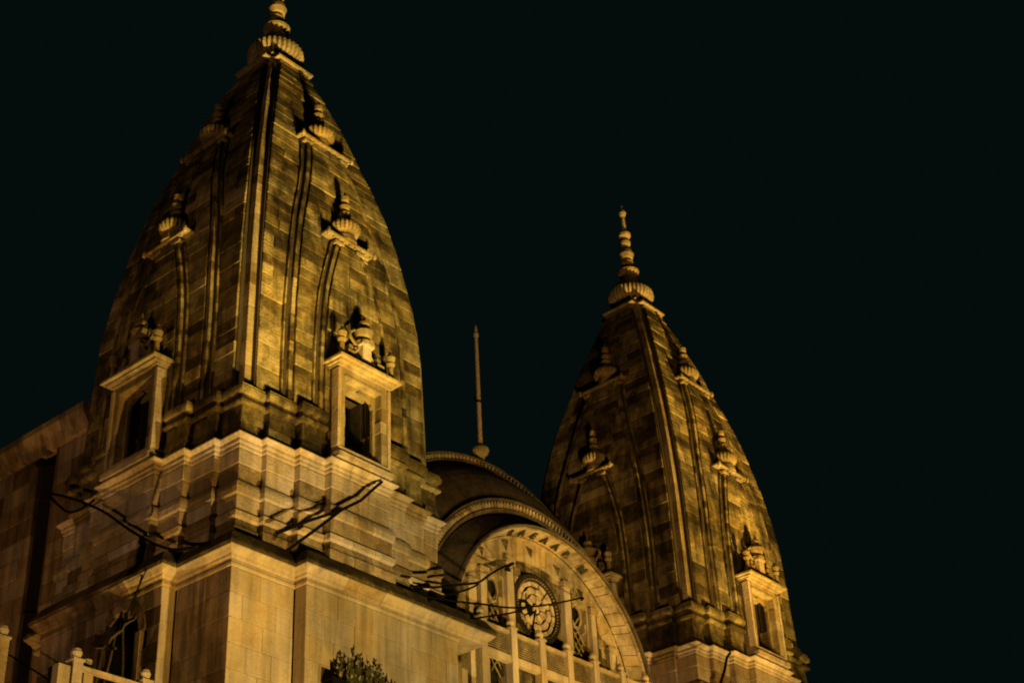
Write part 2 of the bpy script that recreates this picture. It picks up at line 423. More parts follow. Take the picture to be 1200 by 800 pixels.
        if restm.v: restm.build(nm+'_far_side', mat, root, 'stuff')
    bk = (2.98, 2.0, 1.09)
    Db = (3.76, 3.94, 4.16, 4.42)
    Dm = (3.80, 3.98, 4.20, 4.4)
    band('base_moulding', [(1.22, 0), (1.24, .07), (1.30, .09), (1.40, .09), (1.44, .05), (1.50, .05), (1.56, -.02)], Dm, bk, SPIRE, True, .5, .2)
    band('base_moulding', [(.92, -.02), (.94, .05), (1.0, .07), (1.06, .05), (1.10, 0), (1.21, -.02)], Dm, bk, SPIRE, True, .5, .2)
    band('base_stone', [(.42, -.05), (.70, -.07), (.91, -.07)], Dm, bk, SPIRE, True, .5, .25)
    band('base_stone', [(.0, .03), (.12, .02), (.2, -.02), (.41, -.05)], Dm, bk, SPIRE, True, .45, .25)
    band('cornice_stone', [(-.40, .0), (-.38, .035), (-.32, .045), (-.29, .03), (-.26, .075), (-.20, .085), (-.17, .07), (-.13, .13), (-.07, .20), (-.04, .20), (.03, .10)], Db, bk, PLINTH, False, .7, .04, 3)
    band('plinth_stone', [(-.86, 0), (-.84, .012), (-.46, .012), (-.41, 0)], Db, bk, PLINTH, False, .75, .04, 3)
    band('plinth_stone', [(-1.32, 0), (-.88, 0)], Db, bk, PLINTH, False, .7, .06, 2)
    band('plinth_moulding', [(-1.80, .07), (-1.76, .12), (-1.60, .13), (-1.50, .11), (-1.42, .08), (-1.36, .02), (-1.33, 0)], Db, bk, PLINTH, False, .65, .08, 3)
    band('plinth_stone', [(-2.18, .06), (-1.82, .06)], Db, bk, PLINTH, False, .65, .08, 2)
    band('plinth_moulding', [(-2.48, .06), (-2.42, .12), (-2.28, .13), (-2.22, .08), (-2.20, .05)], Db, bk, PLINTH, False, .55, .12, 3)
    band('plinth_moulding', [(-3.02, .13), (-2.74, .14), (-2.66, .09), (-2.50, .06)], Db, bk, PLINTH, False, .55, .12, 3)
    # ---- window bays
    for k in range(4):
        def bx(mb, u0, u1, d0, d1, z0, z1, t=.6):
            x0, x1, y0, y1 = rot_rect(k, u0, u1, d0, d1); mb.box(x0, x1, y0, y1, z0, z1, t)
        win = MB()
        bx(win, -1.05, 1.05, 4.0, 4.66, .06, .22, .6); bx(win, -1.0, 1.0, 4.0, 4.56, .22, .42, .5)
        fr = win.build('window', PLINTH, root)
        for s in (-1, 1):
            zs = [.42, .78, 1.12, 1.5, 1.86, 2.3, 2.72]
            for a, b in zip(zs[:-1], zs[1:]):
                m = MB(); j = rng.uniform(-.012, .012); u = sorted((s*.71, s*.98)); bx(m, u[0]+j, u[1]+j, 3.75, 4.5+rng.uniform(-.01, .01), a+.004, b-.004, tone_of(rng, .65, .2, .08)); m.build('jamb_stone', RIB, fr)
            m = MB(); u = sorted((s*.92, s*1.03)); bx(m, u[0], u[1], 4.3, 4.56, .42, 2.9, .6); m.build('side_fillet', PLINTH, fr)
        m = MB(); bx(m, -.98, .98, 3.75, 4.5, 2.725, 2.99, .6); bx(m, -.74, .74, 4.4, 4.53, 2.735, 2.79, .5); m.build('lintel', RIB, fr)
        m = MB()
        for (za, zb, ww, dd) in ((2.995, 3.05, 1.04, 4.60), (3.05, 3.12, 1.12, 4.74), (3.12, 3.19, 1.22, 4.86)):
            bx(m, -ww, ww, 4.0, dd, za, zb, .7)
        m.build('hood', RIB, fr)
        # inner cusped arch, set back
        m = MB(); pts = []
        n = 26
        for s in (-1, 1):
            rs = []
            for i in range(n+1):
                zz = .42+(2.74-.42)*i/n
                if zz < 2.2: uu = .56
                else:
                    t = min(1, (zz-2.2)/.42); uu = .56*math.sqrt(max(0, 1-t**3))+.03*math.sin(t*math.pi*4)
                uu = max(.0, uu)
                a, b = s*min(uu+.06, .70), s*.72
                rs.append([P(k, a, 4.24, zz), P(k, b, 4.24, zz), P(k, b, 4.14, zz), P(k, a, 4.14, zz)])
            m.rings(rs, .35)
        o = m.build('cusped_arch', RIB, fr); fix_normals(o)
        m = MB()
        for u in (-.2, .0, .2): bx(m, u-.014, u+.014, 3.66, 3.69, .42, 2.4)
        for zz in (.9, 1.5, 2.0): bx(m, -.56, .56, 3.665, 3.685, zz, zz+.02)
        m.build('grille', IRON, fr)
        # crest on the hood
        cr = MB(); bx(cr, -.62, .62, 4.25, 4.72, 3.22, 3.36, .5); bx(cr, -.30, .30, 4.3, 4.68, 3.36, 3.46, .5)
        crest = cr.build('crest', PLINTH, fr) if False else cr.build('crest', RIB, root)
        m = MB(); bx(m, -.17, .17, 4.3, 4.64, 3.46, 3.98, .75); bx(m, -.24, .24, 4.28, 4.70, 3.98, 4.06, .6); m.build('crest_niche', PLINTH, crest)
        for s in (-1, 1):
            m = MB(); pp = []
            for i in range(17):
                t = i/16; th = -1.1+t*4.4; r_ = .10+.13*t
                pp.append(P(k, s*(.33+.07*math.sin(t*math.pi*2.0)-(.10*t)), 4.50, 3.42+t*.74))
            m.tube(pp, [.045-.015*abs(i/16-.5) for i in range(17)], 6, .55); m.build('scroll', RIB, crest)
            m = MB(); ua, ub = sorted((s*.46, s*.72)); bx(m, ua, ub, 4.28, 4.62, 3.36, 3.62, .4); ua, ub = sorted((s*.48, s*.62)); bx(m, ua, ub, 4.3, 4.56, 3.62, 3.84, .4); m.build('stepped_block', RIB, crest)
            m = MB(); c = P(k, s*.98, 4.62, 3.22); m.lathe([(0, .12), (.1, .13), (.12, .08), (.5, .075), (.52, .11), (.58, .14), (.62, .07), (.68, .12), (.8, .15), (.9, .10), (.96, .04), (1.06, .02)], 10, c, tone=.4); m.build('corner_urn', RIB, crest)
        m = MB(); c = P(k, 0, 4.5, 4.06); m.lathe([(0, .22), (.08, .26), (.16, .16), (.2, .12), (.28, .24), (.44, .29), (.58, .2), (.64, .1), (.7, .17), (.78, .16), (.86, .06), (1.0, .03), (1.12, .01)], 14, c, tone=.35); m.build('crest_pot', RIB, crest)
        for s in (-1, 1):
            m = MB(); pp = [P(k, s*(.22+.26*math.sin(t*math.pi*.9)), 4.42, 4.02+.5*t) for t in [i/8 for i in range(9)]]; m.tube(pp, .045, 5, .4); m.build('crest_leaf', RIB, crest)
    return root

L2, DY = 20.79, .18
T1 = make_tower('temple_tower', (0, 0, 0), 7, 'nearer and larger curved stone spire at the left, over the pale corner wall', 'twin temple spires')
T2 = make_tower('temple_tower', (L2, DY, 0), 19, 'farther and smaller curved stone spire, right of the arched gable', 'twin temple spires')

# ------------------------------------------------------------------ ground
mb = MB(); mb.add([(-900,-900,-22.5),(900,-900,-22.5),(900,900,-22.5),(-900,900,-22.5)], [(0,1,2,3)], .5)
tag(mb.build('ground', WING), kind='structure')

# ------------------------------------------------------------------ lower storey under the nearer tower
rng = random.Random(3)
low = empty('lower_storey', (0, 0, -22.5)); tag(low, 'pale stone corner wall with heavy cornice below the nearer tower', 'building')
class Sub:                     # helper so children keep world coordinates although the root sits at the base
    pass
def kid(mb, name, mat, parent, kind=None):
    o = mb.build(name, mat, parent, kind)
    z = 0; p = parent
    while p is not None: z += p.location.z; x = p.location.x; p = p.parent
    o.location.z -= z
    return o
def kidloc(parent):
    v = Vector((0, 0, 0)); p = parent
    while p is not None: v += p.location; p = p.parent
    return v
def put(mb, name, mat, parent, kind=None, norm=False):
    v = kidloc(parent)
    if v.length > 0: mb.v = [(a-v.x, b-v.y, c-v.z) for a, b, c in mb.v]
    o = mb.build(name, mat, parent, kind)
    if norm: fix_normals(o)
    return o
XR = 3.65
body = MB(); body.box(-4.0, XR-.1, -4.0, 3.9, -22.45, -3.06); body.box(-1.9, XR-.06, -4.46, -3.9, -22.45, -3.07); body.box(-4.46, -3.9, -1.9, 3.1, -22.45, -3.075)
put(body, 'wall_core', JOINT, low)
cprof = [(-3.80, .03), (-3.76, .08), (-3.70, .10), (-3.67, .14), (-3.60, .20), (-3.55, .26), (-3.52, .26), (-3.51, .24)]
tprof = [(-3.505, .27), (-3.46, .29), (-3.40, .27), (-3.06, .05)]
fprof = [(-3.98, 0), (-3.96, .03), (-3.90, .04), (-3.86, .02), (-3.81, .02)]
def wall_rects(prof, nm, mat, n=4, base=.75):
    def one(x0, x1, y0, y1, fl, mt=None):
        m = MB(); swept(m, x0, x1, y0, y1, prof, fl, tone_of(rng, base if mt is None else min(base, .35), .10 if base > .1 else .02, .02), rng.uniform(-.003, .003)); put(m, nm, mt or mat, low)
    one(-4.1, -2.006, -4.1, -2.006, (1, 0, 1, 0))
    xs = [-2.0, -.75, .6, 1.9, 3.1, 4.72] if prof[0][0] > -3.9 else [-2.0, -.6, .7, 2.2, XR]
    for i in range(len(xs)-1): one(xs[i]+(.004 if i else 0), xs[i+1]-.004, -4.55, -3.6, (i == 0, i == len(xs)-2, 1, 0))
    ys = [-2.0, -.7, .7, 1.9, 3.1]
    for i in range(len(ys)-1): one(-4.55, -3.6, ys[i]+(.004 if i else 0), ys[i+1]-.004, (1, 0, i == 0, i == len(ys)-2), WING if i else None)  # darker stone and tone past the first piece stand in for shade
    one(-4.1, -3.5, 3.12, 4.0, (1, 0, 0, 1))
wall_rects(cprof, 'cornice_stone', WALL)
wall_rects(tprof, 'dark_cornice_top', SPIRE, base=.03)  # weathering and the slope's missing shade both put into a near-black tone
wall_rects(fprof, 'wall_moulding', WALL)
def MAPX(Yp): return lambda k, u, d, z: (u, Yp-d, z)
def MAPY(Xp): return lambda k, u, d, z: (Xp-d, -u, z)
def ashlar(parent, map_, u0, u1, z0, z1, hh, ww, mat, nm='wall_stone', base=.75, spread=.12, dark=.02, hole=None, g=.005, kind=None, back=.12, seed=None, proud=.006):
    r = random.Random(seed) if seed is not None else rng
    nz = max(1, round((z1-z0)/hh)); joined = MB()
    for i in range(nz):
        a, b = z0+(z1-z0)*i/nz, z0+(z1-z0)*(i+1)/nz
        n = max(1, round((u1-u0)/ww)); off = .5*(i % 2)
        cuts = [u0]+[u0+(u1-u0)*(j+off+r.uniform(-.15, .15))/n for j in range(0 if off else 1, n) if (j+off) > 0]+[u1]
        for c0, c1 in zip(cuts[:-1], cuts[1:]):
            if hole and hole((c0+c1)/2, (a+b)/2): continue
            m = joined if kind else MB()
            face_block(m, 0, c0, c1, c0, c1, a, b, lambda z: 0, tone_of(r, base, spread, dark), g=g, ch=.008, back=back, proud=r.uniform(-proud, proud), map_=map_)
            if not kind: put(m, nm, mat, parent)
    if kind: put(joined, nm, mat, parent, kind)
ashlar(low, MAPX(-4.1), -4.1, -2.02, -9.9, -3.99, .66, 1.05, WALL)
ashlar(low, MAPX(-4.55), -2.0, XR, -9.9, -3.99, .66, 1.25, WALL)
for (za, zb) in ((-9.9, -8.4), (-8.4, -7.2), (-7.2, -5.9), (-5.9, -4.9), (-4.9, -3.99)):      # reveals of the two wall steps
    m = MB(); m.box(-2.0, -1.9, -4.53, -4.13, za+.005, zb-.005, rng.uniform(.4, .7)); put(m, 'reveal_stone', WALL, low)
    m = MB(); m.box(-4.53, -4.13, -2.0, -1.9, za+.005, zb-.005, rng.uniform(.6, .9)); put(m, 'reveal_stone', WALL, low)
m = MB(); m.box(XR-.1, XR, -4.5, -3.9, -9.9, -4.0, .6); put(m, 'end_wall', WALL, low)
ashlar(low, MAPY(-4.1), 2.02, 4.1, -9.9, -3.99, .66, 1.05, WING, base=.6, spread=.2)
AX = -.55    # arched opening in the side wall (u = -y)
hole = lambda u, z: abs(u-.45) < .95 and z < -5.0 or ((u-.45)**2+(z+5.0)**2) < .9
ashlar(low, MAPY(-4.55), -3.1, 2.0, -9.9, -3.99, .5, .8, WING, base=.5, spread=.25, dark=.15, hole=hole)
arch = empty('side_arch'); arch.parent = low; arch['label'] = 'dark arched opening with stone voussoirs'
arch.location = (0, 0, 22.5)
for i in range(11):
    a0, a1 = math.pi*i/11+.01, math.pi*(i+1)/11-.01
    m = MB(); rs = []
    for a in (a0, (a0+a1)/2, a1):
        c, s_ = math.cos(a), math.sin(a)
        rs.append([(-4.6, -.45+1.02*c, -5.0+1.02*s_), (-4.6, -.45+.78*c, -5.0+.78*s_), (-4.2, -.45+.78*c, -5.0+.78*s_), (-4.2, -.45+1.02*c, -5.0+1.02*s_)])
    m.rings(rs, rng.uniform(.25, .6)); put(m, 'voussoir', WING, arch, norm=True)
m = MB(); m.box(-4.47, -4.43, -1.25, .35, -9.9, -4.2, .1); put(m, 'opening_backing', DARK, arch)
for yy in (-1.36, .34):
    m = MB(); m.box(-4.64, -4.2, yy, yy+.2, -9.9, -5.02, .45); put(m, 'arch_pier', WING, arch)
# folded cloth awning and its props in the opening
aw = empty('folded_awning', (-5.0, -.6, -6.4)); tag(aw, 'dark drooping cloth awning hung on thin props in the side arch', 'awning')
m = MB(); rs = []
for i in range(10):
    t = i/9; rs.append([( -4.72-.5*t+.05*math.sin(j*2.1+i), -1.25+j*.2, -4.62-.55*t-.25*math.sin(math.pi*j/6)*t) for j in range(7)])
m.rings(rs, .2, cap=False, closed=False)
o = put(m, 'awning_cloth', plain('awning_cloth', (.06, .045, .035), .9, scale=6), aw)
sm = o.modifiers.new('thickness', 'SOLIDIFY'); sm.thickness = .03
for (a, b) in (((-4.95, -.95, -4.5), (-5.35, -.75, -7.4)), ((-4.95, -1.0, -4.5), (-5.1, -1.5, -7.4)), ((-5.2, -1.2, -5.6), (-5.0, -.1, -5.2)), ((-4.8, -.2, -4.6), (-5.2, -.25, -7.3))):
    m = MB(); m.tube([a, ((a[0]+b[0])/2+.04, (a[1]+b[1])/2, (a[2]+b[2])/2), b], .035, 6); put(m, 'prop', STEM, aw)
for (a, b, r_) in (((-4.75, -1.45, -3.4), (-4.95, -1.35, -4.7), .02), ((-4.98, -1.9, -3.6), (-5.0, -1.1, -4.9), .02)):
    m = MB(); m.tube([a, b], r_, 5); put(m, 'cord', CABLE, aw)

# ------------------------------------------------------------------ side wing far left
wing = empty('side_wing', (-3.5, 8, -22.5)); tag(wing, 'dim stone wall with tilted coping receding at far left behind the nearer tower', 'building')
for q0, q1 in ((3.6, 5.06), (5.92, 20)):
    m = MB(); m.box(-3.38, -2.5, q0, q1, -22.45, 3.7); put(m, 'wall_core', JOINT, wing)
for (ya, yb) in ((3.35, 5.02), (5.95, 12.2)):
    ashlar(wing, MAPY(-3.5), -yb, -ya, -6.5, 3.08, .62, 1.15, WING, base=.5, spread=.22, dark=.1, g=.008, proud=.015)
m = MB(); m.box(-2.6, -2.4, 5.0, 6.0, -12, 3.3, .05); put(m, 'recess_back', DARK, wing)
m = MB(); m.box(-3.5, -3.36, 5.02, 5.10, -6.5, 3.1, .2); put(m, 'recess_edge', WING, wing)
ys = [3.3, 4.5, 5.4, 6.6, 7.9, 9.1, 10.4, 11.7]
for a, b in zip(ys[:-1], ys[1:]):
    j = rng.uniform(-.03, .03); m = MB(); rs = []
    for y in (a+.012, b-.012):
        rs.append([(-3.52, y, 3.10+j), (-3.66, y, 3.12+j), (-3.95, y, 3.66+j), (-3.95, y, 3.86+j), (-3.3, y, 3.9+j), (-3.3, y, 3.10+j)])
    m.rings(rs, rng.uniform(.45, .8)); put(m, 'coping_stone', WING, wing, norm=True)
m = MB(); m.tube([(-3.62, 3.28, 3.1), (-3.62, 3.28, -6)], .05, 8); put(m, 'downpipe', IRON, wing)
lamp = MB(); lamp.lathe([(0, .05), (.05, .16), (.14, .2), (.2, .1), (.3, .06)], 10, (-3.66, 5.6, 2.6)); o = put(lamp, 'wall_bracket', IRON, wing)

# ------------------------------------------------------------------ arched gable between the towers
gab = empty('arched_gable', (10.4, 0, -22.5)); tag(gab, 'arched gable with lettered band and round tracery window between the two spires', 'building')
CX = 10.4
def arc_pts(cz, rad, y, th0=-92, th1=92, n=46, zmin=None):
    pts = []
    for i in range(n+1):
        th = R(th0+(th1-th0)*i/n); pts.append((CX+rad*math.sin(th), y, cz+rad*math.cos(th)))
    return pts
def arc_band(nm, prof, th0, th1, n, mat, tone=.5, kind=None, parent=gab):
    """prof: closed polygon of (y, radius, cz) swept along the arc"""
    m = MB(); rs = []
    for i in range(n+1):
        th = R(th0+(th1-th0)*i/n); rs.append([(CX+r_*math.sin(th), y, cz+r_*math.cos(th)) for (y, r_, cz) in prof])
    m.rings(rs, tone); return put(m, nm, mat, parent, kind, norm=True)
# tympanum wall with openings left free for grilles and clock
TY = -1.95
def inside(u, z, rr=4.72): return (z < -2.5 and abs(u-CX) < rr) or ((u-CX)**2+(z+2.5)**2 < rr*rr)
ARC = lambda u, z: (u-CX)**2+(z+3.4)**2 < 4.72**2
# wall core (behind everything)
m = MB(); m.box(4.3, 16.5, -1.55, -1.2, -22.4, -2.4)
put(m, 'wall_core', JOINT, gab)
rs = [[(CX+r_*math.sin(R(t)), y, -2.45+r_*math.cos(R(t))) for (y, r_) in ((-1.55, .02), (-1.55, 4.85), (-1.2, 4.85), (-1.2, .02))] for t in range(-90, 91, 5)]
m = MB(); m.rings(rs, .3); put(m, 'tympanum_core', JOINT, gab, norm=True)
# stones of the tympanum: smooth outer band and carved inner field
gr = random.Random(11)
def polar_stone(r0, r1, t0, t1, cz, yf, mat, nm, tone, parent=gab, back=.3, n=3, gap=.004):
    m = MB(); rs = []
    for i in range(n+1):
        th = R(t0+gap*57/r1+(t1-t0-2*gap*57/r1)*i/n)
        rs.append([(CX+r_*math.sin(th), y, cz+r_*math.cos(th)) for (y, r_) in ((yf, r0+gap), (yf, r1-gap), (yf+back, r1-gap), (yf+back, r0+gap))])
    m.rings(rs, tone); return put(m, nm, mat, parent, norm=True)
# outer band between inner arc (cz -3.4,R 4.72) and letter band : radial stones whose inner edge follows the lower arc
def band_stone(t0, t1, tone):
    m = MB(); rs = []
    for i in range(4):
        th = R(t0+.1+(t1-t0-.2)*i/3); s_, c_ = math.sin(th), math.cos(th)
        # intersection of the ray from (CX,-2.5) with circle centre (CX,-3.4) radius 4.72
        b_ = c_*(.9); ri = -b_+math.sqrt(b_*b_-.81+4.72**2)
        ri = min(ri, 4.55)
        rs.append([(CX+r_*s_, y, -2.5+r_*c_) for (y, r_) in ((TY-.05, ri), (TY-.05, 4.62), (TY+.35, 4.62), (TY+.35, ri))])
    m.rings(rs, tone); put(m, 'tympanum_stone', GABLE, gab, norm=True)
for i in range(22): band_stone(-88+8*i, -80+8*i, tone_of(gr, .72, .12, .04))
def panel_hole(u, z):
    if not ARC(u, z) or not inside(u, z, 4.5): return True
    if (u-CX)**2+(z+.22)**2 < 1.25**2: return True
    for (a, b, zt) in ((7.95, 8.68, .25), (12.12, 13.0, .55)):
        if a < u < b and z < zt: return True
    return False
ashlar(gab, MAPX(TY+.0), 5.9, 14.9, -4.6, 1.32, .33, .42, RELIEF, 'carved_stone', base=.5, spread=.3, dark=.2, hole=panel_hole, back=.4, g=.006, proud=.03)
ashlar(gab, MAPX(TY+.03), 5.9, 14.9, -9.5, -4.6, .6, 1.1, GABLE, 'lower_wall_stone', base=.6)
# pilasters
for (a, b, z0, z1, t) in ((6.95, 7.36, -9, -.2, .8), (7.52, 7.86, -9, .35, .85), (8.80, 9.18, -9, 1.12, .85), (11.72, 12.10, -9, 1.12, .95), (13.12, 13.42, -9, .55, .8), (14.0, 14.4, -9, -.6, .8)):
    m = MB(); m.box(a, b, TY-.16, TY+.3, z0, z1, t); p = put(m, 'pilaster', WALL, gab)
    m = MB(); m.box(a-.05, b+.05, TY-.22, TY+.1, z1-.12, z1+.02, .7); m.box(a-.03, b+.03, TY-.19, TY+.1, z1-.2, z1-.16, .6); put(m, 'capital', GABLE, p)
    m = MB(); m.box(b-.045, b-.015, TY-.175, TY-.15, z0, z1-.2, .1); put(m, 'fluting', JOINT, p)
# triangular weathered niches in the smooth band
for (px, pz, s_) in ((8.9, 1.62, .24), (10.15, 1.72, .2), (11.55, 1.5, .2), (12.75, 1.0, .2), (7.7, 1.0, .18)):
    m = MB(); rs = [[(px-s_, y, pz+s_*.7), (px+s_*.7, y, pz+s_*.6), (px+.05, y, pz-s_)] for y in (TY-.075, TY+.1)]
    m.rings(rs, .1); put(m, 'carved_boss', RELIEF, gab, norm=True)
# grilles beside the clock window
for (a, b, z0, z1) in ((7.93, 8.70, -3.2, .3), (12.12, 13.02, -3.2, .62)):
    m = MB(); m.box(a, b, TY+.28, TY+.32, z0, z1, 0); g = put(m, 'opening_backing', DARK, gab)
    n = 10
    for j in range(-4, 12):
        for sg in (1, -1):
            za = z0+j*.36; p0 = [a, za]; p1 = [b, za+sg*(b-a)*1.3]
            if min(p0[1], p1[1]) < z0 or max(p0[1], p1[1]) > z1: continue
            m = MB(); m.tube([(p0[0], TY+.12+.02*sg, p0[1]), (p1[0], TY+.12+.02*sg, p1[1])], .028, 5, .4); put(m, 'grille_bar', GABLE, g)
    m = MB(); c = ((a+b)/2, z1-.42)
    pts = [(c[0]+.27*math.cos(t), TY+.08, c[1]+.42*math.sin(t)) for t in [2*math.pi*i/20 for i in range(21)]]
    m.tube(pts, .05, 6, .5); put(m, 'oval_frame', GABLE, g)
    m = MB(); m.box(a-.07, a, TY-.04, TY+.3, z0, z1, .6); m.box(b, b+.07, TY-.04, TY+.3, z0, z1, .6); m.box(a-.07, b+.07, TY-.06, TY+.3, z1, z1+.09, .5); put(m, 'opening_frame', GABLE, g, 'stuff')
# round tracery window
clk = empty('round_window'); clk.parent = gab; KX, KZ = CX, -.22; clk.location = (KX-10.4, TY, KZ+22.5)
m = MB(); n = 48
rs = [[(KX+r_*math.cos(t), y, KZ+r_*math.sin(t)) for (r_, y) in ((1.20, TY+.3), (1.20, TY-.05), (1.14, TY-.09), (1.05, TY-.08), (1.0, TY-.05), (.97, TY+.0), (.97, TY+.3))] for t in [2*math.pi*i/n for i in range(n+1)]]
m.rings(rs, .08, cap=False); put(m, 'round_frame', plain('dark_frame', (.02, .017, .012), .7), clk, norm=True)
m = MB()
for i in range(56):
    t = 2*math.pi*i/56; c = (KX+1.0*math.cos(t), KZ+1.0*math.sin(t)); m.box(c[0]-.018, c[0]+.018, TY-.10, TY-.05, c[1]-.018, c[1]+.018, .7)
put(m, 'bead_row', RELIEF, clk, 'stuff')
m = MB(); m.lathe([(0, .96), (.03, .96)], 48); m.v = [(KX+x, TY+.07-z, KZ+y) for x, y, z in m.v]; put(m, 'glass_backing', IRON, clk)
def pane(poly, t=.5):
    cx_ = sum(p[0] for p in poly)/len(poly); cy_ = sum(p[1] for p in poly)/len(poly)
    q = []
    for x, y in poly:
        d = math.hypot(x-cx_, y-cy_); f = max(.3, 1-.042/d); q.append((cx_+(x-cx_)*f, cy_+(y-cy_)*f))
    m = MB(); tl = 0
    m.rings([[(KX+x, y_, KZ+y) for x, y in q] for y_ in (TY-.015, TY+.03)], t); put(m, 'pane', PANE, clk, norm=True)
pol = lambda r_, t: (r_*math.cos(R(t)), r_*math.sin(R(t)))
def cell(r0, r1, a0, a1, zig=0, t=.5):
    g_ = .03; pts = []
    for j in range(5):
        a = a0+(a1-a0)*j/4; r_ = r1-g_-zig*abs(j-2)/2; ia = math.degrees(g_/r1); a = min(max(a, a0+ia), a1-ia); pts.append(pol(r_, a))
    for j in range(4, -1, -2):
        a = a0+(a1-a0)*j/4; r_ = r0+g_; ia = math.degrees(g_/max(.08, r0)); a = min(max(a, a0+min(ia, (a1-a0)*.45)), a1-min(ia, (a1-a0)*.45)); pts.append(pol(r_, a))
    m = MB(); m.rings([[(KX+x, y_, KZ+y) for x, y in pts] for y_ in (TY-.012, TY+.03)], t); put(m, 'pane', PANE, clk, norm=True)
for i in range(14):
    if i != 7: cell(.76, .96, i*360/14, (i+1)*360/14)
for i in range(9):
    cell(.50, .775, i*40+12, (i+1)*40+12, .05)
for i in range(8):
    if i not in (4,): cell(.18, .53, i*45, (i+1)*45, .06)
m = MB(); m.rings([[(KX+.15*math.cos(R(t)), y_, KZ+.15*math.sin(R(t))) for t in range(0, 360, 30)] for y_ in (TY-.012, TY+.03)], .5); put(m, 'pane', PANE, clk, norm=True)
# broken leading / dark shape left of centre
m = MB(); m.tube([(KX-.95, TY+.0, KZ+.05), (KX-.55, TY-.0, KZ+.10), (KX-.22, TY+.0, KZ+.0)], [.04, .075, .04], 6); m.tube([(KX-.5, TY, KZ+.4), (KX-.55, TY, KZ-.1)], .035, 6)
m.tube([(KX-.05, TY, KZ-.05), (KX-.3, TY, KZ-.85)], [.05, .04], 6); put(m, 'window_tracery', IRON, clk, 'stuff')
# lettered splayed soffit
SI, SO = (-1.98, 4.60, -2.48), (-2.74, 4.93, -2.73)
def soffit_stone(a, b, tone, nm, jit, f0=0, f1=1, lift=0.0):
    m = MB(); rs = []
    for i in range(4):
        th = R(a+.12+(b-a-.24)*i/3); s_, c_ = math.sin(th), math.cos(th); ring = []
        for f, off in ((f0, 0), (f1, 0), (f1, .16), (f0, .16)):
            y, r_, cz = [SI[q]+(SO[q]-SI[q])*f for q in range(3)]; r_ += off+jit-lift; y += off*.6
            ring.append((CX+r_*s_, y, cz+r_*c_))
        rs.append(ring)
    m.rings(rs, tone); return put(m, nm, mat_s, gab, norm=True)
mat_s = GABLE
vc = [-90+180/40*i+(gr.uniform(-1, 1) if 0 < i < 40 else 0) for i in range(41)]
for i in range(40):
    soffit_stone(vc[i], vc[i+1], gr.uniform(.75, 1) if (gr.random() > .25 or abs(vc[i]) < 34) else gr.uniform(.2, .55), 'voussoir', gr.uniform(-.03, .02)*(1 if abs(vc[i]) > 30 else .3), .16, .86)
for i in range(44):
    a = -90+180/44*i
    soffit_stone(a, a+180/44, gr.uniform(.5, .8), 'soffit_edge_stone', -.03, 0, .14)
    soffit_stone(a, a+180/44, gr.uniform(.4, .8), 'soffit_lip_stone', -.03, .88, 1)
arc_band('inner_moulding', [(-1.97, 4.52, -2.5), (-2.06, 4.54, -2.5), (-2.08, 4.58, -2.49), (-2.0, 4.62, -2.48), (-1.8, 4.62, -2.48), (-1.8, 4.52, -2.5)], -90, 90, 60, GABLE, .6)
arc_band('front_rim', [(-2.70, 4.95, -2.73), (-2.80, 4.93, -2.75), (-2.86, 4.95, -2.76), (-2.86, 5.0, -2.77), (-2.80, 5.05, -2.77), (-2.68, 5.08, -2.75), (-1.95, 5.42, -2.55), (-1.8, 5.42, -2.5), (-1.8, 5.0, -2.5), (-2.6, 5.02, -2.7)], -90, 90, 72, ROOF, .8)
for ch, th in (('R', -20.4), ('A', -12.9), ('E', -5.9), ('A', 1.2), ('A', 8.1), ('B', 14.6), ('M', 25.4)):
    cu = bpy.data.curves.new('letter', 'FONT'); cu.body = ch; cu.size = .38; cu.extrude = .02; cu.align_x = 'CENTER'; cu.align_y = 'CENTER'; cu.offset = .016
    to = bpy.data.objects.new('tmp', cu); col.objects.link(to)
    dg = bpy.context.evaluated_depsgraph_get(); me = bpy.data.meshes.new_from_object(to.evaluated_get(dg)); bpy.data.objects.remove(to)
    me.name = 'letter'; me.materials.clear(); me.materials.append(LETTER)
    lo = bpy.data.objects.new('letter', me); col.objects.link(lo); lo.parent = gab
    t_ = R(th); rad = Vector((math.sin(t_), 0, math.cos(t_))); tx = Vector((math.cos(t_), 0, -math.sin(t_)))
    up = (rad*.36+Vector((0, -1, 0))*.76).normalized(); nn = tx.cross(up)
    pos = Vector((CX, -2.37, -2.61))+rad*4.77+nn*.06-Vector((10.4, 0, -22.5))
    lo.matrix_local = Matrix(((tx.x, up.x, nn.x, pos.x), (tx.y, up.y, nn.y, pos.y), (tx.z, up.z, nn.z, pos.z), (0, 0, 0, 1)))
# vaulted roof: front dentil arc, brown slope, upper dentil arc, ridge
A_ = (-1.9, 5.78, -2.38); B_ = (-.12, 5.62, -.15); C_ = (0.0, 7.37, -1.56)
arc_band('front_dentil_course', [(-1.86, 5.40, -2.45), (-2.0, 5.42, -2.45), (-2.02, 5.50, -2.42), (-1.96, 5.52, -2.4), (-1.92, 5.74, -2.38), (-2.02, 5.76, -2.38), (-2.02, 5.82, -2.38), (-1.8, 5.84, -2.38)], -92, 92, 80, ROOF, .7)
m = MB()
for i in range(104):
    th = R(-88+176*i/103); s_, c_ = math.sin(th), math.cos(th)
    rs = []
    for (y, r0) in ((-2.0, 5.53), (-1.9, 5.53)):
        rs.append([(CX+(r_)*s_+w_*c_, y+(0 if r_ < 5.6 else -.02), -2.4+r_*c_-w_*s_) for (r_, w_) in ((5.53, -.035), (5.53, .035), (5.66, .05), (5.735, 0), (5.66, -.05))])
    m.rings(rs, gr.uniform(.5, 1))
put(m, 'dentil_row', GABLE, gab, 'stuff', norm=True)
